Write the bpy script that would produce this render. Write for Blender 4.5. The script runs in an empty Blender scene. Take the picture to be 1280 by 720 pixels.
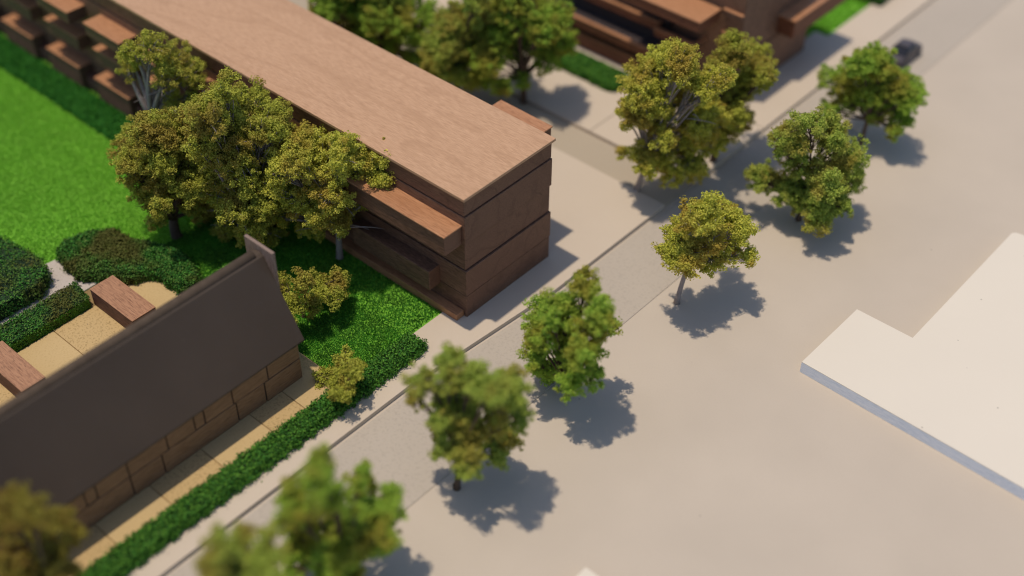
import bpy, bmesh, math, random
import numpy as np
from mathutils import Vector, Matrix
# A physical architectural model photographed in low sunlight. 1 unit = 10 cm.
sc = bpy.context.scene
C = sc.collection
sc.unit_settings.scale_length = 1.0
# ------------------------------------------------------------------ materials
def new_mat(name):
    m = bpy.data.materials.new(name); m.use_nodes = True
    nt = m.node_tree; b = nt.nodes['Principled BSDF']
    return m, nt, b
def nd(nt, t, **kw):
    n = nt.nodes.new(t)
    for k, v in kw.items():
        if k.startswith('i_'):
            n.inputs[k[2:].replace('_', ' ')].default_value = v
        else: setattr(n, k, v)
    return n
def ramp(nt, fac, stops):
    r = nt.nodes.new('ShaderNodeValToRGB')
    while len(r.color_ramp.elements) < len(stops): r.color_ramp.elements.new(.5)
    for e, (p, c) in zip(r.color_ramp.elements, stops):
        e.position = p; e.color = (*c, 1)
    nt.links.new(fac, r.inputs[0]); return r
def bump(nt, b, h, s, d):
    bp = nd(nt, 'ShaderNodeBump'); bp.inputs['Strength'].default_value = s; bp.inputs['Distance'].default_value = d
    nt.links.new(h, bp.inputs['Height']); nt.links.new(bp.outputs[0], b.inputs['Normal'])
def coords(nt, scale, rot=(0, 0, 0)):
    tc = nd(nt, 'ShaderNodeTexCoord'); mp = nd(nt, 'ShaderNodeMapping')
    mp.inputs['Scale'].default_value = scale; mp.inputs['Rotation'].default_value = rot
    nt.links.new(tc.outputs['Object'], mp.inputs[0]); return mp.outputs[0]
def mixc(nt, fac, a, b_, mode='MIX'):
    m = nd(nt, 'ShaderNodeMix', data_type='RGBA', blend_type=mode)
    for s, v in ((0, fac), (6, a), (7, b_)):
        if hasattr(v, 'links'): nt.links.new(v, m.inputs[s])
        elif s == 0: m.inputs[0].default_value = v
        else: m.inputs[s].default_value = (*v, 1)
    return m.outputs[2]

def mat_wood(name, light, mid, dark, axis='x', rough=.6, pores=.5, fine=1.0, rings=.38):
    m, nt, b = new_mat(name)
    sc3 = {'x': (1, 14, 14), 'y': (14, 1, 14), 'z': (14, 14, 1)}[axis]
    v = coords(nt, sc3)
    vl = coords(nt, {'x': (.42, 2.4, 2.4), 'y': (2.2, .9, 2.2), 'z': (2.2, 2.2, .9)}[axis])
    n1 = nd(nt, 'ShaderNodeTexNoise'); n1.inputs['Scale'].default_value = 22 * fine; n1.inputs['Detail'].default_value = 6
    nt.links.new(v, n1.inputs[0])
    n2 = nd(nt, 'ShaderNodeTexNoise'); n2.inputs['Scale'].default_value = 1.6; n2.inputs['Detail'].default_value = 2
    nt.links.new(vl, n2.inputs[0])
    # growth rings: thin lines where the slow noise crosses levels (cathedral figure)
    mm = nd(nt, 'ShaderNodeMath', operation='MULTIPLY'); mm.inputs[1].default_value = 7.0
    nt.links.new(n2.outputs[0], mm.inputs[0])
    fr = nd(nt, 'ShaderNodeMath', operation='FRACT'); nt.links.new(mm.outputs[0], fr.inputs[0])
    rr = ramp(nt, fr.outputs[0], [(0, (0, 0, 0)), (.70, (.05, .05, .05)), (.93, (1, 1, 1)), (1, (0, 0, 0))])
    base = ramp(nt, n1.outputs[0], [(.3, dark), (.5, mid), (.72, light)])
    f1 = nd(nt, 'ShaderNodeMath', operation='MULTIPLY'); f1.inputs[1].default_value = rings
    nt.links.new(rr.outputs[0], f1.inputs[0])
    col = mixc(nt, f1.outputs[0], base.outputs[0], dark)
    # pores: short dark dashes
    n3 = nd(nt, 'ShaderNodeTexNoise'); n3.inputs['Scale'].default_value = 60 * fine; n3.inputs['Detail'].default_value = 1
    nt.links.new(coords(nt, {'x': (.6, 6, 6), 'y': (6, .6, 6), 'z': (6, 6, .6)}[axis]), n3.inputs[0])
    r3 = ramp(nt, n3.outputs[0], [(.56, (0, 0, 0)), (.68, (pores, pores, pores))])
    col = mixc(nt, r3.outputs[0], col, tuple(c * .45 for c in dark))
    nt.links.new(col, b.inputs['Base Color'])
    b.inputs['Roughness'].default_value = rough
    b.inputs['Specular IOR Level'].default_value = .35
    bump(nt, b, n3.outputs[0], .25, .004)
    return m
def mat_card(name, col, var=.06, speck=.0, speckcol=(.2, .2, .2), rough=.85, bs=.15, bscale=160, blot=(0, 0, 0)):
    m, nt, b = new_mat(name)
    v = coords(nt, (1, 1, 1))
    n1 = nd(nt, 'ShaderNodeTexNoise'); n1.inputs['Scale'].default_value = 2.3; n1.inputs['Detail'].default_value = 5
    nt.links.new(v, n1.inputs[0])
    r = ramp(nt, n1.outputs[0], [(.25, tuple(c * (1 - var) for c in col)), (.75, tuple(min(1, c * (1 + var)) for c in col))])
    out = r.outputs[0]
    n2 = nd(nt, 'ShaderNodeTexNoise'); n2.inputs['Scale'].default_value = bscale; n2.inputs['Detail'].default_value = 3
    nt.links.new(v, n2.inputs[0])
    if speck > 0:
        r2 = ramp(nt, n2.outputs[0], [(.52, (0, 0, 0)), (.66, (speck, speck, speck))])
        out = mixc(nt, r2.outputs[0], out, speckcol)
    # rare little specks of dust
    vo = nd(nt, 'ShaderNodeTexVoronoi'); vo.inputs['Scale'].default_value = 7
    nt.links.new(v, vo.inputs[0])
    r4 = ramp(nt, vo.outputs['Distance'], [(.018, (.5, .5, .5)), (.03, (0, 0, 0))])
    out = mixc(nt, r4.outputs[0], out, (.12, .1, .08))
    nt.links.new(out, b.inputs['Base Color']); b.inputs['Roughness'].default_value = rough
    b.inputs['Specular IOR Level'].default_value = .25
    bump(nt, b, n2.outputs[0], bs, .004)
    return m
def mat_leaf(name, cols, noise=None, nscale=9, transl=.38, rough=.7):
    m, nt, b = new_mat(name)
    g = nd(nt, 'ShaderNodeNewGeometry')
    k = len(cols)
    r = ramp(nt, g.outputs['Random Per Island'], [(i / (k - 1), c) for i, c in enumerate(cols)])
    out = r.outputs[0]
    if noise:
        n = nd(nt, 'ShaderNodeTexNoise'); n.inputs['Scale'].default_value = nscale; n.inputs['Detail'].default_value = 2
        nt.links.new(coords(nt, (1, 1, 1)), n.inputs[0])
        rn = ramp(nt, n.outputs[0], [(.45, (0, 0, 0)), (.62, (.8, .8, .8))])
        out = mixc(nt, rn.outputs[0], out, noise)
    nt.links.new(out, b.inputs['Base Color']); b.inputs['Roughness'].default_value = rough
    b.inputs['Specular IOR Level'].default_value = .2
    tr = nd(nt, 'ShaderNodeBsdfTranslucent'); nt.links.new(out, tr.inputs[0])
    mx = nd(nt, 'ShaderNodeMixShader'); mx.inputs[0].default_value = transl
    nt.links.new(b.outputs[0], mx.inputs[1]); nt.links.new(tr.outputs[0], mx.inputs[2])
    nt.links.new(mx.outputs[0], nt.nodes['Material Output'].inputs[0])
    return m
def mat_plain(name, col, rough=.6, metal=0, spec=.4):
    m, nt, b = new_mat(name)
    n = nd(nt, 'ShaderNodeTexNoise'); n.inputs['Scale'].default_value = 30; n.inputs['Detail'].default_value = 4
    nt.links.new(coords(nt, (1, 1, 1)), n.inputs[0])
    r = ramp(nt, n.outputs[0], [(.3, tuple(c * .85 for c in col)), (.7, tuple(min(1, c * 1.12) for c in col))])
    nt.links.new(r.outputs[0], b.inputs['Base Color'])
    b.inputs['Roughness'].default_value = rough; b.inputs['Metallic'].default_value = metal
    b.inputs['Specular IOR Level'].default_value = spec
    return m

M = {}
M['board'] = mat_card('grey_beige_board', (.525, .456, .380), .05, .10, (.40, .34, .28), bs=.05)
M['strip'] = mat_card('coarse_grey_card', (.46, .405, .345), .04, .35, (.34, .30, .255), bs=.3, bscale=90)
M['pave'] = mat_card('pale_card', (.57, .485, .395), .03, .12, (.46, .39, .32), bs=.08)
M['alley'] = mat_card('brown_grey_card', (.43, .365, .285), .04, .1, (.36, .30, .23), bs=.05)
M['sand_a'] = mat_card('speckled_tan_cork', (.52, .37, .18), .05, .65, (.30, .205, .09), bs=.4, bscale=120)
M['sand_b'] = mat_card('smooth_tan_card', (.54, .395, .20), .05, .3, (.40, .28, .12), bs=.3, bscale=110)
M['joint'] = mat_plain('tan_joint', (.30, .20, .09), .9)
M['path'] = mat_card('pale_gravel_card', (.52, .46, .42), .08, .4, (.36, .32, .28), bs=.4, bscale=120)
M['turf'] = mat_card('green_flock_base', (.17, .42, .035), .15, .6, (.03, .12, .012), bs=.6, bscale=80)
M['veneer'] = mat_wood('pale_cherry_veneer', (.61, .385, .24), (.53, .32, .19), (.41, .235, .13), 'x', .42, .14, 1.3, .45)
M['veneer_o'] = mat_wood('orange_cherry_veneer', (.52, .27, .145), (.45, .22, .11), (.32, .14, .065), 'x', .5, .4)
M['walnut'] = mat_wood('dark_walnut', (0.275, 0.150, 0.094), (0.188, 0.098, 0.063), (0.094, 0.046, 0.030), 'x', .6, .7, 1.4)
M['walnut_y'] = mat_wood('dark_walnut_end', (0.302, 0.171, 0.110), (0.224, 0.121, 0.077), (0.123, 0.064, 0.040), 'y', .6, .6, 1.2)
M['walnut_dark'] = mat_wood('very_dark_walnut', (0.240, 0.127, 0.088), (0.166, 0.085, 0.060), (0.090, 0.046, 0.031), 'x', .6, .6, 1.4)
M['hedge_face'] = mat_leaf('bright_clipped_flock', [(.05, .16, .015), (.09, .26, .025), (.14, .34, .035), (.07, .20, .02)], None, transl=.2)
M['redwood'] = mat_wood('red_brown_wood', (0.260, 0.102, 0.052), (0.202, 0.074, 0.038), (0.117, 0.042, 0.023), 'x', .55, .5)
M['recess'] = mat_plain('dark_recess_shade', (0.060, 0.048, 0.050), .35)  # shade in recesses and behind parapets, put into a near-black colour
M['tan'] = mat_wood('tan_panel_wood', (0.356, 0.218, 0.126), (0.299, 0.177, 0.100), (0.207, 0.118, 0.063), 'y', .6, .3)
M['roofcard'] = mat_card('dark_brown_roof_card', (.076, .056, .043), .16, .3, (.075, .06, .052), rough=.55, bs=.15, bscale=50)
M['ridge'] = mat_plain('worn_brown_ridge', (.095, .070, .052), .9, 0, .15)
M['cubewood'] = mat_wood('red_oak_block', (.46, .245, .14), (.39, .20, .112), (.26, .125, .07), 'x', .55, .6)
M['cubeside'] = mat_wood('red_oak_block_shaded_side', (.20, .095, .07), (.12, .05, .037), (.06, .024, .018), 'x', .65, .8)  # same block wood, darkened in colour for the shaded sides
M['fin'] = mat_wood('lilac_grey_wood', (.34, .25, .21), (.27, .19, .155), (.17, .11, .085), 'z', .6, .5)
M['paper'] = mat_card('cream_paper', (.72, .66, .57), .015, .0, bs=.03)
M['foam'] = None
m, nt, b = new_mat('pale_blue_foam')
w = nd(nt, 'ShaderNodeTexNoise'); w.inputs['Scale'].default_value = 30; w.inputs['Detail'].default_value = 4
nt.links.new(coords(nt, (1.2, 1.2, 12)), w.inputs[0])
r = ramp(nt, w.outputs[0], [(.35, (.62, .69, .80)), (.5, (.74, .79, .88)), (.7, (.80, .84, .90))])
nt.links.new(r.outputs[0], b.inputs['Base Color']); b.inputs['Roughness'].default_value = .8
bump(nt, b, w.outputs[0], .3, .004); M['foam'] = m
M['bark_grey'] = mat_plain('grey_twig', (.34, .29, .275), .8)
M['bark'] = mat_plain('brown_twig', (.105, .07, .05), .85)
M['hole'] = mat_plain('drilled_hole', (.01, .009, .008), .9)
M['leaf_olive'] = mat_leaf('olive_foliage', [(0.311, 0.363, 0.056), (0.601, 0.613, 0.095), (0.839, 0.804, 0.151), (0.457, 0.478, 0.067), (0.694, 0.689, 0.114)], (0.492, 0.346, 0.067), 7)
M['leaf_brown'] = mat_leaf('bronze_foliage', [(0.286, 0.318, 0.048), (0.506, 0.536, 0.083), (0.672, 0.694, 0.120), (0.352, 0.358, 0.055), (0.554, 0.575, 0.092)], (0.404, 0.297, 0.065), 9)
M['leaf_dim'] = mat_leaf('dim_bronze_foliage', [(0.206, 0.197, 0.034), (0.364, 0.332, 0.058), (0.484, 0.430, 0.084), (0.253, 0.222, 0.038), (0.399, 0.356, 0.064)], (0.291, 0.184, 0.045), 9)
M['leaf_green'] = mat_leaf('green_foliage', [(0.157, 0.309, 0.038), (0.350, 0.544, 0.071), (0.542, 0.708, 0.106), (0.262, 0.426, 0.053), (0.438, 0.599, 0.085)], (0.455, 0.380, 0.062), 6)
M['leaf_mid'] = mat_leaf('mid_green_foliage', [(0.214, 0.335, 0.057), (0.409, 0.521, 0.089), (0.622, 0.706, 0.143), (0.320, 0.419, 0.072), (0.517, 0.595, 0.114)], (0.462, 0.372, 0.077), 7)
M['hedge'] = mat_leaf('hedge_flock', [(0.028, 0.106, 0.016), (0.057, 0.211, 0.027), (0.142, 0.332, 0.039), (0.042, 0.151, 0.023)], None, transl=.15)
M['hedge_dark'] = mat_leaf('dark_shrub_flock', [(0.020, 0.084, 0.017), (0.040, 0.177, 0.026), (0.088, 0.285, 0.038), (0.125, 0.214, 0.043), (0.030, 0.130, 0.022)], (0.125, 0.106, 0.026), 6, transl=.12)
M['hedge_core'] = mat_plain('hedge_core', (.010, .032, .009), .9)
M['grass'] = mat_leaf('static_grass', [(0.150, 0.414, 0.033), (0.225, 0.552, 0.046), (0.312, 0.644, 0.065), (0.188, 0.483, 0.039)], (0.225, 0.506, 0.052), 12, transl=.3)
M['grass_mid'] = mat_leaf('shaded_lawn_grass', [(0.044, 0.220, 0.022), (0.088, 0.330, 0.033), (0.143, 0.440, 0.044), (0.055, 0.264, 0.028)], (0.077, 0.220, 0.028), 8, transl=.25)  # darker flock, with shade from the trees also put into its green
M['grass_dark'] = mat_leaf('dark_static_grass', [(0.018, 0.125, 0.014), (0.036, 0.200, 0.022), (0.060, 0.250, 0.024)], None, transl=.2)
M['carpaint'] = mat_plain('dark_grey_resin', (.075, .065, .075), .4, 0, .6)
M['carglass'] = mat_plain('glossy_dark_glass', (.02, .02, .025), .15, 0, .6)
M['rubber'] = mat_plain('black_rubber', (.02, .02, .02), .8)
M['rim'] = mat_plain('grey_rim', (.3, .3, .3), .4, .6)

# ------------------------------------------------------------------ object helpers
def tag(o, label=None, cat=None, group=None, kind=None):
    for k, v in (('label', label), ('category', cat), ('group', group), ('kind', kind)):
        if v: o[k] = v
    return o
def empty(name, loc, label, cat, group=None):
    o = bpy.data.objects.new(name, None); C.objects.link(o); o.location = loc
    o.empty_display_size = .05
    return tag(o, label, cat, group)
class MB:
    """collects geometry in world coordinates"""
    def __init__(s): s.v = []; s.f = []; s.m = []; s.n = 0
    def add(s, v, f, mi=0):
        v = np.asarray(v, float); s.v.append(v)
        s.f += [tuple(int(i) + s.n for i in q) for q in f]; s.m += [mi] * len(f); s.n += len(v)
    def box(s, x0, x1, y0, y1, z0, z1, bev=.002, mi=0):
        bm = bmesh.new(); bmesh.ops.create_cube(bm, size=1)
        for v in bm.verts:
            v.co = Vector(((x0 + x1) / 2 + v.co.x * (x1 - x0), (y0 + y1) / 2 + v.co.y * (y1 - y0), (z0 + z1) / 2 + v.co.z * (z1 - z0)))
        if bev > 0:
            bmesh.ops.bevel(bm, geom=bm.edges[:], offset=min(bev, .3 * min(x1 - x0, y1 - y0, z1 - z0)), segments=2, affect='EDGES', profile=.5)
        s.bm(bm, mi)
    def bm(s, bm, mi=0):
        bm.verts.index_update()
        s.add([tuple(v.co) for v in bm.verts], [[v.index for v in f.verts] for f in bm.faces], mi); bm.free()
    def prism(s, pts, z0, z1, bev=.0015, mi=0):
        bm = bmesh.new(); vs = [bm.verts.new((x, y, z0)) for x, y in pts]
        f = bm.faces.new(vs); f.normal_update()
        if f.normal.z > 0: f.normal_flip()
        r = bmesh.ops.extrude_face_region(bm, geom=[f])
        for v in r['geom']:
            if isinstance(v, bmesh.types.BMVert): v.co.z = z1
        bmesh.ops.recalc_face_normals(bm, faces=bm.faces[:])
        if bev > 0:
            ed = [e for e in bm.edges if abs(e.verts[0].co.z - z1) < 1e-6 and abs(e.verts[1].co.z - z1) < 1e-6]
            bmesh.ops.bevel(bm, geom=ed, offset=bev, segments=2, affect='EDGES', profile=.5)
        s.bm(bm, mi)
    def tube(s, pts, rad, seg=6, mi=0):
        pts = [Vector(p) for p in pts]; V = []; F = []
        up = Vector((.3, .2, 1)).normalized()
        for i, p in enumerate(pts):
            t = (pts[min(i + 1, len(pts) - 1)] - pts[max(i - 1, 0)])
            if t.length < 1e-7: t = Vector((0, 0, 1))
            t.normalize(); a = t.cross(Vector((1, .1, 0)) if abs(t.z) > .8 else up).normalized(); b = t.cross(a)
            for k in range(seg):
                an = 2 * math.pi * k / seg
                V.append(p + (a * math.cos(an) + b * math.sin(an)) * rad[i])
        for i in range(len(pts) - 1):
            for k in range(seg):
                F.append((i * seg + k, i * seg + (k + 1) % seg, (i + 1) * seg + (k + 1) % seg, (i + 1) * seg + k))
        F.append(tuple(range(seg))[::-1]); F.append(tuple((len(pts) - 1) * seg + k for k in range(seg)))
        s.add([tuple(v) for v in V], F, mi)
    def leaves(s, pos, nrm, size, rng, mi=0, jit=.8):
        """small bent quads at pos, roughly facing nrm"""
        n = len(pos); d = nrm + rng.normal(0, jit, (n, 3)); d /= np.linalg.norm(d, axis=1)[:, None] + 1e-9
        a = np.cross(d, rng.normal(0, 1, (n, 3))); a /= np.linalg.norm(a, axis=1)[:, None] + 1e-9
        b = np.cross(d, a); sz = (size * rng.uniform(.6, 1.35, n))[:, None]
        v = np.empty((n, 4, 3))
        v[:, 0] = pos - a * sz * .6; v[:, 1] = pos - b * sz * .42 + d * sz * .2
        v[:, 2] = pos + a * sz * .6; v[:, 3] = pos + b * sz * .42 + d * sz * .15
        idx = np.arange(n) * 4 + s.n
        s.v.append(v.reshape(-1, 3)); s.n += n * 4
        s.f += [(i, i + 1, i + 2, i + 3) for i in idx.tolist()]; s.m += [mi] * n
    def blades(s, pos, h, w, rng, mi=0, lean=.45):
        n = len(pos); an = rng.uniform(0, 2 * np.pi, n); a = np.stack([np.cos(an), np.sin(an), 0 * an], 1)
        l = rng.normal(0, lean, (n, 3)); l[:, 2] = 1; hh = (h * rng.uniform(.6, 1.2, n))[:, None]
        v = np.empty((n, 3, 3)); v[:, 0] = pos - a * w / 2; v[:, 1] = pos + a * w / 2; v[:, 2] = pos + l * hh
        idx = np.arange(n) * 3 + s.n; s.v.append(v.reshape(-1, 3)); s.n += n * 3
        s.f += [(i, i + 1, i + 2) for i in idx.tolist()]; s.m += [mi] * n
    def build(s, name, mats, parent=None, smooth=False):
        v = np.concatenate(s.v)
        if parent is not None: v = v - np.array(parent_world(parent))
        me = bpy.data.meshes.new(name); me.from_pydata(v.tolist(), [], s.f)
        for m in (mats if isinstance(mats, (list, tuple)) else [mats]): me.materials.append(m)
        me.polygons.foreach_set('material_index', s.m)
        if smooth: me.polygons.foreach_set('use_smooth', [True] * len(me.polygons))
        me.update(); o = bpy.data.objects.new(name, me); C.objects.link(o)
        if parent is not None: o.parent = parent
        return o
def parent_world(p):
    v = Vector((0, 0, 0))
    while p is not None: v = v + p.location; p = p.parent
    return v
def bx(name, mat, parent, *a, bev=.002):
    m = MB(); m.box(*a, bev=bev); return m.build(name, mat, parent)
def struct(name, mb, mat, label=None):
    return tag(mb.build(name, mat), label, None, None, 'structure')

# ------------------------------------------------------------------ the base model board and its sheets
m = MB(); m.box(-6, 4.5, -5, 6.5, -.12, 0, bev=0); struct('ground', m, M['board'], 'large smooth grey beige base board that stands for the wide road')
m = MB(); m.prism([(.105, -5), (.50, -5), (.50, -.75), (.485, .1), (.475, 6.4), (.167, 6.4), (.167, .1), (.105, -.7)], .0005, .0032, .0008)
struct('roadside_strip', m, M['strip'])
m = MB(); m.prism([(-.10, -5), (.092, -5), (.092, -.7), (.155, .1), (.155, .86), (-6, .86), (-6, .22), (-.10, .22)], .0005, .020, .0012)
struct('pavement', m, M['pave'])
m = MB()
for x0, x1, y0, y1 in ((-6, -.46, 1.078, 1.66), (-.457, .155, 1.078, 1.66), (-.14, .155, 1.663, 2.6), (-.065, .155, 2.603, 6.4)):
    m.prism([(x0, y0), (x1, y0), (x1, y1), (x0, y1)], .0005, .020, .0012)
struct('pavement', m, M['pave'])
m = MB(); m.prism([(-6, .868), (.150, .868), (.150, 1.07), (-6, 1.07)], .0005, .006, .001); struct('side_street', m, M['alley'])
m = MB(); m.prism([(-6, 1.67), (-.145, 1.67), (-.145, 2.6), (-.07, 2.6), (-.07, 6.4), (-6, 6.4)], .0005, .012, .001); struct('lawn', m, M['turf'])
m = MB(); m.prism([(-6, -5), (-.103, -5), (-.103, .21), (-6, .21)], .0005, .012, .001); struct('lawn', m, M['turf'])
# gravel path between the hedges
m = MB(); m.prism([(-1.44, -4), (-1.30, -4), (-1.30, -1.13), (-1.345, -1.10), (-1.46, -1.15), (-1.56, -1.19), (-1.57, -1.27), (-1.44, -1.33)], .0125, .0185, .001)
struct('path', m, M['path'])
for x0, x1, y0, y1 in ((-1.296, -.621, -3.7, -.861), (-.40, -.061, -2.8, -.861)):
    m = MB(); m.prism([(x0, y0), (x1, y0), (x1, y1), (x0, y1)], .0125, .0150, 0); struct('paving_bed', m, M['joint'])
# tan garden plots behind and in front of the row of houses
ys = [-3.75, -3.24, -2.735, -2.22, -1.955, -1.695, -1.445, -1.185, -.86]
for i in range(len(ys) - 1):
    m = MB(); m.prism([(-1.19, ys[i] + .002), (-.62, ys[i] + .002), (-.62, ys[i + 1] - .002), (-1.19, ys[i + 1] - .002)], .0125, .0185, .001)
    struct('garden_paving', m, M['sand_a' if i % 2 == 0 else 'sand_b'])
ys = [-2.83, -2.60, -2.37, -2.135, -1.905, -1.672, -1.441, -1.21, -1.05, -.86]
for i in range(len(ys) - 1):
    m = MB(); m.prism([(-.40, ys[i] + .002), (-.06, ys[i] + .002), (-.06, ys[i + 1] - .002), (-.40, ys[i + 1] - .002)], .0125, .0185, .001)
    struct('garden_paving', m, M['sand_a' if i % 2 else 'sand_b'])

# ------------------------------------------------------------------ flocked grass
def inpoly(x, y, poly):
    r = np.zeros(len(x), bool); n = len(poly)
    for i in range(n):
        x0, y0 = poly[i]; x1, y1 = poly[(i + 1) % n]
        c = ((y0 > y) != (y1 > y)) & (x < (x1 - x0) * (y - y0) / (y1 - y0 + 1e-12) + x0); r ^= c
    return r
def scatter(poly, n, rng):
    xs = [p[0] for p in poly]; yy = [p[1] for p in poly]
    x = rng.uniform(min(xs), max(xs), n * 3); y = rng.uniform(min(yy), max(yy), n * 3)
    k = inpoly(x, y, poly); return x[k][:n], y[k][:n]
rng = np.random.default_rng(3)
def grass(poly, n, h, w, mat, z=.012, nm='grass'):
    x, y = scatter(poly, n, rng); b = MB(); b.blades(np.stack([x, y, np.full(len(x), z)], 1), h, w, rng)
    tag(b.build(nm, mat), None, None, None, 'stuff')
grass([(-3.7, -.515), (-1.3, -.515), (-1.3, -.86), (-1.5, -.95), (-1.58, -1.25), (-1.85, -1.25), (-3.7, -2.2)], 170000, .007, .0048, M['grass'])
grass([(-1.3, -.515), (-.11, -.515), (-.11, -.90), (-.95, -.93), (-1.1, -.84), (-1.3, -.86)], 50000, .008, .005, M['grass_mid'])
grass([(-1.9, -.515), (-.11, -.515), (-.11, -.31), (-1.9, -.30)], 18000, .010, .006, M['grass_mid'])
grass([(-.9, 2.3), (-.15, 2.3), (-.15, 2.6), (-.075, 2.62), (-.075, 3.5), (-.9, 3.5)], 12000, .017, .010, M['grass'])

# ------------------------------------------------------------------ hedges and shrub masses
def hedge(name, label, poly, h, mat, n, size=.009, group=None, wob=.006, top=None, cat='hedge', core=None, lumps=0, seed=1):
    rg = np.random.default_rng(seed); b = MB()
    cx = sum(p[0] for p in poly) / len(poly); cy = sum(p[1] for p in poly) / len(poly)
    ins = [(x + (cx - x) * .0 + (-.004 if x > cx else .004), y + (-.004 if y > cy else .004)) for x, y in poly]
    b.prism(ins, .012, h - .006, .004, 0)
    # side area and top area samples
    per = []; n_ = len(poly)
    for i in range(n_):
        per.append(math.hypot(poly[(i + 1) % n_][0] - poly[i][0], poly[(i + 1) % n_][1] - poly[i][1]))
    L = sum(per); xs, yy = zip(*poly)
    area = abs(sum(poly[i][0] * poly[(i + 1) % n_][1] - poly[(i + 1) % n_][0] * poly[i][1] for i in range(n_))) / 2
    side = L * h; nt_ = int(n * area / (area + side)); ns = n - nt_
    x, y = scatter(poly, nt_, rg)
    def hh(x, y):
        r = np.zeros_like(x)
        for k in range(5):
            f = 14 * 1.7 ** k; a = rg2.uniform(0, 6.28, 4)
            r = r + np.sin(x * f * math.cos(a[0]) + y * f * math.sin(a[0]) + a[1]) * np.sin(y * f * math.cos(a[2]) - x * f * math.sin(a[2]) + a[3]) / 1.35 ** k
        return r / 2.2
    rg2 = np.random.default_rng(seed + 50)
    zz = h + wob * .6 * rg.normal(0, 1, len(x)) + lumps * hh(x, y)
    pos = np.stack([x, y, zz], 1); nr = np.tile([0, 0, 1.], (len(x), 1))
    b.leaves(pos, nr, size, rg, 1, .7)
    for i in range(n_):
        k = int(ns * per[i] / L); t = rg.uniform(0, 1, k); p0 = np.array(poly[i]); p1 = np.array(poly[(i + 1) % n_])
        e = (p1 - p0) / (per[i] + 1e-9); nn = np.array([e[1], -e[0]])
        if np.dot(nn, (p0 + p1) / 2 - np.array([cx, cy])) < 0: nn = -nn
        q = p0 + (p1 - p0) * t[:, None] + nn * (rg.normal(0, wob * .7, k) + wob * .4 * np.sin(t * per[i] * 90))[:, None]
        z = rg.uniform(.014, h, k) ; pos = np.concatenate([q, z[:, None]], 1)
        nr = np.tile([nn[0], nn[1], .25], (k, 1)); b.leaves(pos, nr, size, rg, 1, .6)
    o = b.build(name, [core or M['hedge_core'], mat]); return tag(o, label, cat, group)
hedge('hedge', 'long low bright green hedge along the pavement in front of the row of houses', [(-.085, -2.75), (.002, -2.75), (.002, -.52), (-.085, -.52)], .056, M['hedge'], 42000, .0078, wob=.012, lumps=.004, seed=2)
hg = hedge('hedge', 'clipped green garden hedge behind the tan plots beside the gravel path', [(-1.325, -3.2), (-1.20, -3.2), (-1.20, -1.262), (-1.325, -1.235)], .066, M['hedge_dark'], 30000, .0072, seed=4, lumps=.004, core=M['hedge_core'])
fb = MB(); rg_ = np.random.default_rng(77); n_ = 9000
fb.leaves(np.stack([-1.196 + rg_.normal(0, .0015, n_), rg_.uniform(-3.2, -1.262, n_), rg_.uniform(.016, .062, n_)], 1), np.tile([1, 0, .1], (n_, 1)), .007, rg_, 0, .3)
fb.build('clipped_side', M['hedge_face'], hg)
hedge('shrub_bed', 'big dark shrub mass left of the fork of the gravel path', [(-2.05, -3.0), (-1.395, -3.0), (-1.395, -1.36), (-1.44, -1.29), (-1.53, -1.262), (-1.82, -1.30), (-2.05, -1.5)], .095, M['hedge_dark'], 50000, .0085, cat='shrubs', lumps=.016, wob=.010, seed=5)
hedge('shrub_bed', 'dark rounded shrub mass between the lawn and the red wood block', [(-1.54, -1.17), (-1.58, -1.12), (-1.55, -1.01), (-1.49, -.93), (-1.38, -.92), (-1.26, -.86), (-1.13, -.83), (-.98, -.87), (-.93, -.93), (-1.0, -.965), (-1.14, -.97), (-1.19, -1.06), (-1.28, -1.12), (-1.36, -1.19), (-1.45, -1.19)], .066, M['hedge_dark'], 46000, .0082, cat='shrubs', lumps=.018, wob=.011, seed=6)
hedge('hedge', 'flat strip of dark green hedge between the bright lawn and the stepped facade', [(-4.4, -.505), (-1.75, -.505), (-1.75, -.35), (-4.4, -.35)], .030, M['grass_dark'], 34000, .010, seed=7, wob=.006)
hedge('hedge', 'short low hedge on the pavement before the red brown stepped building', [(-1.7, 1.405), (-.60, 1.405), (-.575, 1.43), (-.575, 1.52), (-.60, 1.545), (-1.7, 1.545)], .060, M['hedge'], 13000, .011, seed=8)
hedge('hedge', 'small dark hedge at the top of the side pavement past the grass patch', [(-.30, 3.06), (-.02, 3.06), (-.02, 3.5), (-.30, 3.5)], .07, M['hedge_dark'], 5000, .012, seed=9)

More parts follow.
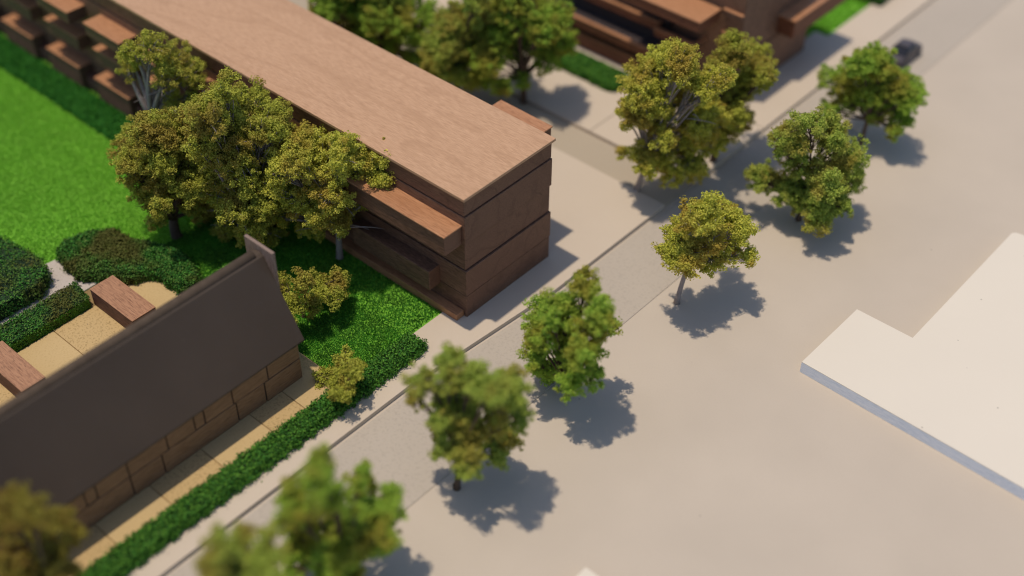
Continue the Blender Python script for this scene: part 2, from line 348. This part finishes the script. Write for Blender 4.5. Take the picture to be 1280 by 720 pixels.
# ------------------------------------------------------------------ trees
def bez(a, b_, c, n):
    return [a * (1 - t) ** 2 + b_ * 2 * t * (1 - t) + c * t * t for t in [i / n for i in range(n + 1)]]
def tree(name, label, base, lobes, leaf, bark, seed, dens=1.0, group=None, fork=None, cat='tree', tr=.017, lsize=.0071, bare=0, hole=False, fat=1.17):
    rg = np.random.default_rng(seed); r = random.Random(seed)
    B = Vector((base[0], base[1], 0.006))
    root = empty(name, B, label, cat, group)
    L = [(Vector((base[0] + x, base[1] + y, z)), rad * fat) for x, y, z, rad in lobes]
    cc = sum((c for c, _ in L), Vector()) / len(L); span = max((c - cc).length for c, _ in L) + 1e-6
    for c, rad in list(L):                       # round the crown out in depth as well
        q = 1 - min(1, (c - cc).length / span)
        for sg in (-1, 1):
            if r.random() < .25 + .5 * q and span > .1:
                dd = sg * (.045 + .09 * q * r.uniform(.6, 1.1))
                p = c + Vector((-.66 * dd, .75 * dd, r.uniform(-.015, .015)))
                if p.z > .08: L.append((p, rad * r.uniform(.75, .95)))
    zs = [c.z for c, _ in L]; cen = sum((c for c, _ in L), Vector()) / len(L)
    zf = fork if fork else max(.06, min(zs) * .55 + cen.z * .18)
    F = Vector((base[0] + (cen.x - base[0]) * .30, base[1] + (cen.y - base[1]) * .30, zf))
    tb = MB()
    mid = (B + F) / 2 + Vector((r.uniform(-.01, .01), r.uniform(-.01, .01), 0))
    P = bez(Vector((B.x, B.y, -.02 + .02)), mid, F, 6)
    tb.tube(P, [tr * (1.25 if i == 0 else 1) * (1 - .3 * i / 6) for i in range(7)], 8)
    tw = tr * .72
    fb = MB(); pos = []; nrm = []
    for c, rad in L:
        d = (c - F).length
        ctrl = F + (c - F) * .45 + Vector((r.uniform(-.03, .03), r.uniform(-.03, .03), abs(c.z - F.z) * .18 + r.uniform(-.02, .03)))
        Q = bez(F, ctrl, c, 7)
        w0 = tw * r.uniform(.45, .75)
        tb.tube(Q, [w0 * (1 - .75 * i / 7) + .0012 for i in range(8)], 5)
        ncl = max(6, int(rad * rad * 14500 * dens))
        for k in range(ncl):
            v = Vector((r.gauss(0, 1), r.gauss(0, 1), r.gauss(0.15, .9))).normalized()
            out = r.random() > .84
            p = c + v * rad * (r.uniform(1.0, 1.28) if out else r.uniform(.35, 1.0))
            p.z = max(p.z, .02)
            if k % 3 == 0 or out:
                st = Q[r.choice([4, 5, 6, 7])]
                tb.tube(bez(st, (st + p) / 2 + Vector((r.uniform(-.01, .01), r.uniform(-.01, .01), .008)), p, 3), [.0026, .0020, .0015, .0008], 3)
            cr = r.uniform(.007, .019)
            nl = int(98 * (cr / .016) ** 1.8)
            u = rg.normal(0, 1, (nl, 3)); u /= np.linalg.norm(u, axis=1)[:, None]
            sq = np.array([r.uniform(.7, 1.35), r.uniform(.7, 1.35), r.uniform(.5, 1.0)])
            pp = np.array(p) + u * cr * (rg.uniform(.1, 1.7, nl) ** .6)[:, None] * sq
            pos.append(pp); nrm.append(u * .8 + np.array([0, 0, .5]))
    for k in range(bare):
        c, rad = r.choice(L); st = F + (c - F) * r.uniform(.2, .8)
        e = st + Vector((r.uniform(-.14, .14), r.uniform(-.14, .14), r.uniform(-.06, .08)))
        tb.tube(bez(st, (st + e) / 2 + Vector((0, 0, r.uniform(.0, .03))), e, 4), [.004, .0033, .0026, .0018, .001], 4)
    pos = np.concatenate(pos); nrm = np.concatenate(nrm); pos[:, 2] = np.maximum(pos[:, 2], .012)
    fb.leaves(pos, nrm, lsize, rg, 0, .55)
    tb.build('trunk', bark, root, smooth=True)
    fb.build('crown', leaf, root)
    if hole:
        h = MB(); h.tube([(B.x - .012, B.y + .01, .0004), (B.x - .012, B.y + .01, .0016)], [.013, .013], 14); h.build('planting_hole', M['hole'], root)
    return root
T = {
 'A1': ((-1.692, -0.565), [(0.013,0.018,0.702,0.061),(0.092,0.069,0.731,0.074),(0.089,0.155,0.631,0.076),(0.185,0.158,0.59,0.062),(-0.077,0.034,0.576,0.049),(0.193,0.17,0.464,0.063),(0.104,0.111,0.474,0.035),(0.125,0.13,0.369,0.05)]),
 'A2': ((-1.305, -0.74), [(-0.143,-0.019,0.428,0.067),(0.033,-0.03,0.6,0.065),(-0.033,-0.114,0.452,0.059),(-0.088,-0.019,0.33,0.061),(0.038,0.02,0.475,0.073),(0.076,0.093,0.474,0.073),(-0.022,-0.034,0.201,0.041),(0.071,-0.053,0.347,0.047),(0.121,0.058,0.372,0.067),(0.061,0.064,0.209,0.048),(0.019,0.132,0.08,0.049),(0.131,0.127,0.442,0.053),(0.07,0.042,0.6,0.046),(0.016,-0.052,0.623,0.039),(-0.062,-0.014,0.255,0.048)]),
 'A3': ((-1.0, -0.552), [(-0.012,-0.109,0.762,0.069),(-0.054,0.001,0.628,0.078),(-0.032,0.091,0.65,0.065),(0.127,0.041,0.654,0.07),(-0.007,-0.105,0.588,0.077),(0.069,-0.054,0.539,0.077),(0.022,0.115,0.422,0.067),(-0.069,-0.096,0.37,0.066),(0.046,-0.067,0.35,0.066),(0.108,0.01,0.359,0.066),(-0.113,-0.021,0.108,0.042),(0.107,0.125,0.397,0.06),(0.028,-0.023,0.142,0.048),(-0.153,-0.037,0.04,0.035),(0.111,0.119,0.664,0.045),(0.109,0.124,0.542,0.046),(-0.047,-0.139,0.666,0.044),(0.057,0.124,0.244,0.041),(0.117,-0.011,0.271,0.04),(-0.111,-0.086,0.467,0.053),(-0.004,-0.022,0.834,0.038),(-0.223,-0.091,0.616,0.046),(-0.024,0.032,0.586,0.059),(0.095,-0.01,0.426,0.052),(-0.119,-0.027,0.174,0.048),(0.069,0.071,0.107,0.041),(0.08,0.185,0.495,0.046)]),
 'A4': ((-0.67, -0.362), [(-0.059,-0.094,0.596,0.057),(-0.045,-0.01,0.517,0.065),(0.095,0.006,0.637,0.063),(0.113,0.065,0.535,0.071),(0.187,0.124,0.499,0.058),(0.039,-0.006,0.456,0.065),(0.043,0.156,0.324,0.054),(0.07,-0.008,0.308,0.046),(0.014,-0.085,0.344,0.052),(-0.098,-0.088,0.391,0.053),(0.212,0.189,0.487,0.042),(0.184,0.134,0.591,0.038),(0.123,0.126,0.585,0.039),(0.259,0.119,0.47,0.032),(-0.112,-0.135,0.572,0.051),(-0.164,-0.153,0.436,0.046),(-0.123,0.005,0.591,0.039),(0.037,0.068,0.308,0.04),(-0.094,-0.141,0.341,0.046),(-0.097,-0.074,0.17,0.047),(-0.011,0.013,0.601,0.045),(-0.201,-0.13,0.234,0.04),(-0.008,0.063,0.495,0.046)]),
 'A5': ((-0.503, -0.716), [(-0.12,-0.01,0.102,0.036),(0.037,-0.086,0.164,0.041),(0.077,0.121,0.133,0.042),(0.053,0.022,0.129,0.042),(0.084,-0.036,0.285,0.037)]),
 'A6': ((-0.09, -0.898), [(-0.086,0.007,0.04,0.037),(0.037,0.0,0.124,0.039),(0.062,0.042,0.161,0.036),(0.033,-0.043,0.075,0.03)]),
 'R1': ((-0.014, 0.869), [(0.014,-0.056,0.599,0.068),(0.045,0.035,0.657,0.075),(0.15,0.023,0.739,0.06),(0.011,-0.094,0.474,0.048),(0.083,-0.026,0.534,0.061),(0.072,0.166,0.495,0.077),(0.21,0.132,0.614,0.068),(0.147,0.213,0.379,0.071),(0.211,0.225,0.252,0.064),(0.189,0.148,0.172,0.057),(0.156,0.042,0.17,0.05),(0.066,-0.058,0.269,0.049),(-0.071,-0.065,0.442,0.024),(-0.062,-0.024,0.209,0.025),(0.244,0.211,0.404,0.042),(0.107,0.016,0.399,0.049),(0.005,-0.03,0.48,0.048),(0.094,0.15,0.213,0.05),(0.11,0.009,0.21,0.05),(0.154,0.146,0.288,0.05),(0.295,0.143,0.686,0.04)]),
 'R2': ((0.121, 1.279), [(0.045,0.0,0.63,0.063),(0.057,0.169,0.495,0.065),(0.011,-0.06,0.563,0.063),(0.075,0.092,0.434,0.058),(0.059,0.004,0.363,0.065),(0.034,0.14,0.194,0.052),(-0.056,0.049,0.332,0.073),(0.06,-0.033,0.229,0.051),(0.177,0.044,0.531,0.042)]),
 'R3': ((0.65, 1.198), [(0.002,-0.084,0.544,0.067),(-0.067,-0.099,0.436,0.061),(0.05,0.047,0.477,0.061),(0.097,0.136,0.326,0.069),(0.12,0.171,0.188,0.063),(0.089,-0.034,0.331,0.061),(-0.022,-0.047,0.325,0.055),(-0.161,-0.117,0.208,0.049),(-0.116,-0.05,0.17,0.042),(-0.016,-0.077,0.172,0.063),(0.106,-0.077,0.17,0.062),(0.126,0.054,0.17,0.049),(0.024,0.019,0.181,0.049)]),
 'R4': ((0.559, 1.883), [(-0.052,-0.078,0.467,0.058),(-0.005,0.02,0.462,0.051),(-0.155,-0.035,0.324,0.067),(-0.053,0.057,0.293,0.068),(0.048,0.069,0.375,0.052),(0.138,0.078,0.323,0.059),(0.054,0.085,0.215,0.06),(-0.116,0.015,0.195,0.061),(0.005,0.04,0.17,0.053),(0.138,0.09,0.17,0.045),(-0.124,-0.121,0.17,0.038),(0.165,-0.033,0.17,0.03)]),
 'R5': ((0.57, 0.39), [(0.089,0.028,0.536,0.049),(0.067,0.177,0.352,0.058),(0.154,0.159,0.371,0.045),(0.044,0.1,0.346,0.058),(0.117,0.149,0.272,0.052),(0.202,0.172,0.273,0.029),(0.065,-0.038,0.503,0.056),(-0.023,-0.002,0.372,0.057),(-0.014,-0.073,0.337,0.038),(0.047,-0.038,0.329,0.057),(0.106,0.055,0.262,0.045)]),
 'R6': ((0.577, -0.332), [(0.018,0.049,0.544,0.043),(-0.021,0.011,0.456,0.046),(0.112,0.024,0.53,0.045),(-0.034,-0.005,0.338,0.047),(0.092,-0.035,0.44,0.057),(0.057,0.133,0.318,0.042),(0.031,-0.033,0.277,0.047),(0.106,0.004,0.299,0.041),(0.006,-0.012,0.085,0.021),(-0.113,-0.036,0.371,0.044),(-0.102,-0.077,0.241,0.042),(-0.096,0.025,0.06,0.04),(-0.044,-0.097,0.189,0.03),(0.078,-0.048,0.193,0.027),(-0.06,-0.034,0.49,0.035)]),
 'R7': ((0.567, -0.935), [(-0.069,-0.065,0.565,0.048),(-0.023,0.001,0.565,0.048),(0.054,0.037,0.598,0.047),(0.15,0.029,0.627,0.047),(0.172,0.102,0.528,0.048),(-0.126,-0.055,0.419,0.03),(-0.056,0.01,0.417,0.049),(-0.025,0.096,0.371,0.055),(0.113,0.087,0.398,0.054),(0.188,0.125,0.382,0.033),(-0.037,0.006,0.313,0.044),(0.066,0.016,0.3,0.049),(0.067,0.137,0.176,0.04),(0.034,0.0,0.205,0.033),(0.093,0.193,0.17,0.034),(-0.095,0.012,0.201,0.028)]),
 'R8': ((0.612, -1.501), [(0.029,-0.07,0.719,0.038),(0.008,0.089,0.502,0.02),(-0.095,-0.08,0.533,0.044),(0.047,-0.067,0.619,0.048),(-0.002,0.084,0.359,0.051),(0.085,0.126,0.392,0.04),(-0.16,-0.039,0.3,0.052),(-0.028,-0.001,0.315,0.056),(0.086,0.048,0.306,0.046),(-0.137,-0.059,0.17,0.053),(0.007,-0.015,0.17,0.052),(0.036,0.143,0.231,0.037),(-0.097,-0.155,0.175,0.036),(0.026,-0.102,0.17,0.046)]),
 'R9': ((0.637, -1.913), [(0.031,-0.08,0.716,0.035),(-0.024,0.026,0.579,0.037),(0.047,0.059,0.603,0.032),(0.009,-0.049,0.561,0.046),(0.083,0.007,0.561,0.045),(0.151,0.035,0.657,0.018),(-0.05,0.016,0.311,0.048)]),
 'R10': ((0.033, -2.205), [(0.011,-0.052,0.637,0.047),(0.113,-0.008,0.7,0.037),(0.055,0.084,0.543,0.029),(-0.114,0.003,0.355,0.055),(0.024,0.034,0.407,0.049),(0.123,0.023,0.421,0.029),(-0.064,-0.088,0.349,0.054),(0.023,-0.044,0.303,0.054)]),
 'B1': ((-1.547, 0.756), [(-0.149,-0.195,0.474,0.077),(-0.149,-0.046,0.389,0.079),(0.029,-0.05,0.415,0.078),(0.131,0.01,0.385,0.07),(0.191,0.054,0.278,0.047),(-0.114,-0.035,0.285,0.064),(-0.07,-0.152,0.572,0.076),(0.022,0.019,0.514,0.078),(0.069,0.157,0.409,0.055),(0.043,0.03,0.228,0.048),(0.239,0.083,0.17,0.048),(0.145,0.038,0.174,0.04),(0.002,-0.092,0.267,0.047),(-0.2,-0.216,0.353,0.055),(0.153,0.181,0.364,0.047)]),
 'B2': ((-0.872, 1.063), [(-0.129,-0.059,0.38,0.069),(-0.15,-0.035,0.471,0.077),(0.023,-0.057,0.527,0.075),(0.118,0.005,0.495,0.075),(0.124,0.141,0.327,0.062),(-0.085,-0.164,0.313,0.077),(-0.078,0.03,0.271,0.078),(0.088,0.048,0.265,0.062),(-0.123,-0.182,0.17,0.055),(-0.004,-0.168,0.17,0.046),(-0.047,-0.036,0.617,0.075),(0.161,0.069,0.526,0.052),(-0.001,0.004,0.17,0.039)]),
 'B3': ((-1.117, 0.846), [(-0.016,-0.038,0.371,0.069),(0.025,0.06,0.431,0.069),(-0.035,0.013,0.471,0.053),(0.12,0.017,0.615,0.059),(-0.067,0.02,0.21,0.063),(0.008,0.014,0.199,0.055),(0.012,0.097,0.276,0.062),(-0.091,-0.027,0.357,0.054),(-0.011,-0.104,0.248,0.046),(-0.065,-0.101,0.313,0.046),(0.104,0.116,0.481,0.053)]),
}
st = 'street trees along the main road'
gt = 'garden trees on the lawn'
bt = 'trees behind the long building'
tree('tree', 'tall thin tree with bare grey forked limbs before the stepped facade', *T['A1'], M['leaf_brown'], M['bark_grey'], 11, group=gt, tr=.030, fork=.36, bare=6, dens=.75, fat=1.0)
tree('tree', 'bronze tree with a thick dark trunk standing on the bright lawn', *T['A2'], M['leaf_brown'], M['bark'], 12, group=gt, tr=.026, bare=12, fat=1.25)
tree('tree', 'large olive tree spreading behind the small gable parapet, over the lawn', *T['A3'], M['leaf_brown'], M['bark_grey'], 13, group=gt, tr=.022, bare=20, fat=1.2)
tree('tree', 'olive tree whose crown overlaps the near long edge of the pale wood roof', *T['A4'], M['leaf_olive'], M['bark_grey'], 14, group=gt, tr=.016, bare=12, fat=1.2)
tree('bush', 'small loose yellow green bush just past the end of the dark roof', *T['A5'], M['leaf_brown'], M['bark'], 15, cat='bush', tr=.007)
tree('bush', 'small olive bush growing in the far end of the pavement hedge', *T['A6'], M['leaf_brown'], M['bark'], 16, cat='bush', tr=.006)
tree('tree', 'tall yellow olive tree with a slanting trunk at the street corner of the long building', *T['R1'], M['leaf_olive'], M['bark_grey'], 21, group=st, tr=.016, bare=14)
tree('tree', 'pale olive tree right in front of the end wall of the stepped building', *T['R2'], M['leaf_brown'], M['bark'], 22, group=st)
tree('tree', 'full green tree nearest the notch of the white board', *T['R3'], M['leaf_mid'], M['bark'], 23, group=st, tr=.013, fat=1.2)
tree('tree', 'dense green tree farthest up the road beside the dark car', *T['R4'], M['leaf_green'], M['bark'], 24, group=st, tr=.012, fat=1.2)
tree('tree', 'yellow green tree on the road facing the end of the side street', *T['R5'], M['leaf_olive'], M['bark_grey'], 25, group=st, tr=.012)
tree('tree', 'narrow green tree on the road opposite the corner of the long building', *T['R6'], M['leaf_green'], M['bark'], 26, group=st, tr=.011, fat=1.2)
tree('tree', 'round olive green tree on a thin trunk beside a drilled hole in the road', *T['R7'], M['leaf_mid'], M['bark'], 27, group=st, tr=.012, hole=True, fat=1.15)
tree('tree', 'bright green blurred tree low in the picture opposite the middle of the houses', *T['R8'], M['leaf_green'], M['bark'], 28, group=st, tr=.012, fat=1.3)
tree('tree', 'blurred green tree cut by the bottom edge just below the pavement line', *T['R9'], M['leaf_mid'], M['bark'], 29, group=st, tr=.012, fat=1.3)
tree('tree', 'blurred mustard green tree in front of the near end of the houses', *T['R10'], M['leaf_dim'], M['bark'], 30, group=st, tr=.012, fat=1.3)
tree('tree', 'dark green tree behind the far edge of the pale wood roof, left of its neighbours', *T['B1'], M['leaf_green'], M['bark'], 31, group=bt, fat=1.2)
tree('tree', 'wide bright green tree casting a round shadow on the side pavement', *T['B2'], M['leaf_green'], M['bark'], 32, group=bt, fat=1.2)
tree('tree', 'brownish green tree squeezed between the two greener ones behind the pale roof', *T['B3'], M['leaf_mid'], M['bark'], 33, group=bt, fat=1.2)

# ------------------------------------------------------------------ long building with the pale veneer roof
R0 = empty('long_building', (-.02, -.28, .0), 'long dark wood building with a pale smooth veneer roof and stepped facade', 'building', 'wooden block buildings')
XL = -4.2
lev = [(.004, .132, 0, 0), (.136, .266, .003, .002), (.270, .401, -.004, -.002), (.405, .541, .002, .002), (.545, .626, -.002, 0)]
for z0, z1, dx, dy in lev:
    m = MB(); m.box(XL, -.004 + dx, -.272 - dy, .242 + dy, z0 + .0, z1, bev=.003); m.build('storey', M['walnut_y'] if False else M['walnut'], R0)
m = MB(); m.box(XL, -.012, -.264, .236, .006, .624, bev=0); m.build('wall_core', M['recess'], R0)
m = MB(); m.box(XL - .01, .006, -.284, .252, .6265, .640, bev=.002); m.build('roof', M['veneer'], R0)
# stepped balconies on the garden side
k = 0
for x0 in [-1.97 - .41 * i for i in range(5)]:
    for (zb, zt, yf, dx) in ((.43, .497, -.372, .02), (.255, .330, -.338, -.01), (.010, .150, -.346, -.05)):
        b_ = bx('balcony', M['walnut_dark'], R0, x0 + dx, x0 + dx + .275, yf, -.2725, zb, zt - .006, bev=.003)
        bx('balcony_top', M['veneer_o'], b_, x0 + dx - .004, x0 + dx + .279, yf - .004, -.2735, zt - .0055, zt, bev=.0015)
bx('plinth', M['walnut_dark'], R0, XL, -1.9, -.318, -.2728, .006, .085, bev=.002)
for x0, x1 in ((-1.56, -.02),):
    b_ = bx('ledge', M['walnut'], R0, x0, x1, -.370, -.2728, .40, .491, bev=.003)
    bx('ledge_top', M['veneer_o'], b_, x0 - .004, x1 + .004, -.376, -.2738, .4915, .498, bev=.0015)
bx('balcony', M['walnut'], R0, -1.2, -.75, -.345, -.2728, .24, .32, bev=.003)
bx('balcony', M['walnut'], R0, -.6, -.15, -.335, -.2728, .12, .22, bev=.003)
bx('plinth', M['veneer_o'], R0, -1.6, -.02, -.316, -.2728, .012, .05, bev=.002)
b_ = bx('balcony', M['walnut'], R0, -.405, -.125, .2445, .381, .47, .562, bev=.003)
bx('balcony_top', M['veneer_o'], b_, -.409, -.121, .2448, .385, .5625, .569, bev=.0015)

# ------------------------------------------------------------------ red brown stepped building across the side street
R1 = empty('stepped_building', (-.3, 1.75, 0), 'red brown building with stepped ledges across the side street', 'building', 'wooden block buildings')
bx('wall', M['walnut_y'], R1, -4.0, -.095, 1.760, 2.40, .006, .76, bev=.003)
bx('roof', M['veneer_o'], R1, -4.0, -.09, 1.755, 2.405, .7605, .772, bev=.002)
bx('end_panel', M['walnut_y'], R1, -.0945, -.088, 1.762, 2.398, .008, .245, bev=.001)
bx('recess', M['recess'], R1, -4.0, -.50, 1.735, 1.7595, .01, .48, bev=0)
def led(x0, x1, y0, y1, z0, z1, nm='ledge', wm='redwood'):
    b_ = bx(nm, M[wm], R1, x0, x1, y0, y0 + .0165, z0, z1 - .008, bev=.003)
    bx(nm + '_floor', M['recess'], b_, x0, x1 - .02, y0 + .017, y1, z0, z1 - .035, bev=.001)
    bx(nm + '_top', M['veneer_o'], b_, x0 - .003, x1 + .003, y0 - .003, y0 + .019, z1 - .0075, z1, bev=.0015)
    bx(nm + '_end', M['veneer_o'], b_, x1 - .017, x1 + .003, y0 + .0195, y1 - .001, z1 - .0075, z1, bev=.0015)
led(-4.0, -.56, 1.635, 1.7345, .012, .10)
led(-4.0, -.50, 1.605, 1.7345, .150, .205)
led(-4.0, -.535, 1.700, 1.7345, .26, .31)
led(-.534, -.285, 1.655, 1.7595, .26, .305)
b_ = bx('balcony', M['redwood'], R1, -.68, -.215, 1.565, 1.734, .44, .492, bev=.003)
bx('balcony_top', M['veneer_o'], b_, -.684, -.211, 1.561, 1.738, .4925, .500, bev=.0015)
for za, zb in ((.32, .375), (.47, .50)):
    q = bx('ledge', M['walnut'], R1, -.205, -.096, 1.742, 1.7595, za, zb - .007, bev=.002)
    bx('ledge_top', M['veneer_o'], q, -.207, -.094, 1.740, 1.7595, zb - .0065, zb, bev=.001)
b_ = bx('balcony', M['redwood'], R1, -.34, .000, 2.09, 2.62, .26, .352, bev=.003)
bx('balcony_top', M['veneer_o'], b_, -.344, .004, 2.086, 2.624, .3525, .360, bev=.0015)

# ------------------------------------------------------------------ row of houses with the dark pitched roof
H = empty('row_house', (-.42, -1.9, 0), 'long row of model houses with a steep dark brown roof and tan panel walls', 'house')
Y0, Y1 = -3.3, -.944
m = MB(); m.box(-.60, -.2565, Y0, Y1, .004, .222, bev=0); m.build('wall_core', M['recess'], H)
def panels(js, z0, z1, yend=(Y0, Y1 + .002)):
    e = [yend[0]] + sorted(js) + [yend[1]]
    for a, b_ in zip(e[:-1], e[1:]):
        bx('wall_panel', M['tan'], H, -.2560, -.2500 + random.Random(a).uniform(-.001, .001), a + .0028, b_ - .0028, z0, z1, bev=.0014)
lowj = [y - .475 * k for k in range(4) for y in (-1.122, -1.258) if y - .475 * k > -3]
upj = [y - .465 * k for k in range(4) for y in (-1.10, -1.268, -1.398, -1.443) if y - .465 * k > -3.1]
panels(lowj, .012, .1195); panels(upj, .1235, .214)
def roof_mb():
    b = MB(); pr = [(-.214, .2345), (-.214, .2415), (-.392, .553), (-.405, .561), (-.435, .561), (-.448, .553), (-.62, .2415), (-.62, .2345)]  # eave drawn out past the wall to widen its shadow on the paving
    n = len(pr); V = [(x, y, z) for y in (Y0, Y1 + .006) for x, z in pr]
    F = [tuple(range(n)), tuple(range(n, 2 * n))[::-1]] + [(i, i + n, (i + 1) % n + n, (i + 1) % n) for i in range(n)]
    b.add(V, [f[::-1] for f in F]); return b
rf = roof_mb().build('roof', M['roofcard'], H)
m = MB(); m.tube([(-.42, Y0, .555), (-.42, -2.2, .556), (-.42, -1.4, .555), (-.42, Y1 - .02, .555)], [.0215] * 4, 14); m.build('ridge_cap', M['ridge'], rf, smooth=True)
m = MB(); m.box(-.497, -.338, Y1 + .007, Y1 + .021, .30, .592, bev=.002); m.build('gable_parapet', M['fin'], H)

# ------------------------------------------------------------------ solid wood blocks between the gardens
def block(x0, x1, y0, y1, z1, label):
    t = empty('garden_block', ((x0 + x1) / 2, (y0 + y1) / 2, .019), label, 'wood block', 'wood blocks dividing the garden plots')
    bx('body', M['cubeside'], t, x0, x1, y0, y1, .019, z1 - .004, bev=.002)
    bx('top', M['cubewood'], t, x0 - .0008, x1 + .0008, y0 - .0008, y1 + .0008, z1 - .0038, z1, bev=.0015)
block(-1.200, -.913, -1.243, -1.130, .105, 'red wood block on the tan plots closest to the rounded shrubs')
block(-1.200, -.906, -1.750, -1.648, .105, 'red wood block at the picture edge, half cut off, on the tan plots')
block(-1.200, -.906, -2.260, -2.16, .105, 'third red wood block out beyond the picture edge')

# ------------------------------------------------------------------ white foam boards
def foam(label, pts, z1, loc):
    t = empty('foam_board', loc, label, 'foam board', 'pieces of white topped foam board')
    m = MB(); m.prism(pts, .0006, z1 - .0035, 0); m.build('foam_core', M['foam'], t)
    cx = sum(p[0] for p in pts) / len(pts)
    m = MB(); m.prism(pts, z1 - .0034, z1, .0012); m.build('paper_face', M['paper'], t)
foam('large white L shaped foam board with a pale blue cut edge on the road', [(1.168, .392), (2.9, .372), (2.9, 1.70), (1.46, 1.70), (1.435, 1.695), (1.422, 1.68), (1.424, .803), (1.172, .801)], .056, (1.8, .9, 0))
foam('small white corner of another board at the bottom edge of the picture', [(1.150, -.918), (1.150, -1.9), (2.1, -1.9), (2.1, -.918)], .050, (1.6, -1.4, 0))

# ------------------------------------------------------------------ the car far up the road
def car():
    t = empty('car', (.33, 2.70, .003), 'small dark grey model car standing far up the roadside strip', 'car')
    t.scale = (1.25, 1.05, 1.25)
    def shell(sec, name, mat, par):
        b = MB(); V = []; n = None
        for y, w, z0, z1, wt in sec:
            ring = [(-w, z0), (-w, z0 + (z1 - z0) * .55), (-w * wt, z1 - .003), (-w * wt * .7, z1), (w * wt * .7, z1), (w * wt, z1 - .003), (w, z0 + (z1 - z0) * .55), (w, z0)]
            n = len(ring); V += [(.33 + x, 2.70 + y, z) for x, z in ring]
        F = []
        for i in range(len(sec) - 1):
            for k in range(n): F.append((i * n + k, i * n + (k + 1) % n, (i + 1) * n + (k + 1) % n, (i + 1) * n + k))
        F.append(tuple(range(n))[::-1]); F.append(tuple((len(sec) - 1) * n + k for k in range(n)))
        b.add(V, F); return b.build(name, mat, par, smooth=False)
    shell([(-.108, .034, .022, .040, .85), (-.098, .040, .016, .048, .88), (-.05, .043, .014, .053, .9), (.06, .043, .014, .053, .9), (.098, .040, .016, .048, .88), (.108, .033, .022, .040, .85)], 'body', M['carpaint'], t)
    cb = shell([(-.075, .036, .046, .052, .9), (-.045, .037, .048, .078, .78), (.025, .037, .048, .080, .78), (.060, .036, .048, .054, .9)], 'cabin', M['carglass'], t)
    bx('roof', M['carpaint'], t, .33 - .026, .33 + .026, 2.70 - .04, 2.70 + .022, .079, .083, bev=.0015)
    for sx in (-1, 1):
        for sy in (-.066, .066):
            w = MB(); x = .33 + sx * .038; w.tube([(x - .006 * sx, 2.70 + sy, .0235), (x + .007 * sx, 2.70 + sy, .0235)], [.0155, .0155], 16); wh = w.build('wheel', M['rubber'], t)
            w = MB(); w.tube([(x + .0072 * sx, 2.70 + sy, .0235), (x + .0085 * sx, 2.70 + sy, .0235)], [.009, .008], 12); w.build('rim', M['rim'], wh)
car()

# ------------------------------------------------------------------ light and camera
d = Vector((.16, .11, -1)).normalized()
sd = bpy.data.lights.new('sun', 'SUN'); sd.energy = 3.8; sd.angle = math.radians(1.3); sd.color = (1, .865, .68)
so = bpy.data.objects.new('sun', sd); C.objects.link(so); so.rotation_euler = d.to_track_quat('-Z', 'Y').to_euler(); so.location = (0, 0, 6)
w = bpy.data.worlds.new('World'); sc.world = w; w.use_nodes = True
sky = w.node_tree.nodes.new('ShaderNodeTexSky'); sky.sky_type = 'NISHITA'; sky.sun_disc = False
sky.sun_elevation = math.asin(-d.z); sky.sun_rotation = math.radians(235)
w.node_tree.links.new(sky.outputs[0], w.node_tree.nodes['Background'].inputs[0]); w.node_tree.nodes['Background'].inputs[1].default_value = .15
cd = bpy.data.cameras.new('camera'); co = bpy.data.objects.new('camera', cd); C.objects.link(co); sc.camera = co
Rm = Matrix(((0.7465167867702347, -0.44970890769291244, 0.4903820810469033), (0.6653478391304605, 0.4990108793478453, -0.5552480484044199), (0.00499399986693147, 0.7407766469281667, 0.6717328481853417)))
co.matrix_world = Matrix.Translation((2.701094, -3.058385, 3.7)) @ Rm.to_4x4()
cd.sensor_width = 36; cd.lens = 1635.665 / 1280 * 36; cd.clip_start = .05; cd.clip_end = 100
cd.dof.use_dof = True; cd.dof.focus_distance = 5.18; cd.dof.aperture_fstop = .41
sc.cycles.filter_width = 1.05
sc.view_settings.view_transform = 'Standard'; sc.view_settings.look = 'None'; sc.view_settings.exposure = -.5; sc.view_settings.gamma = 1
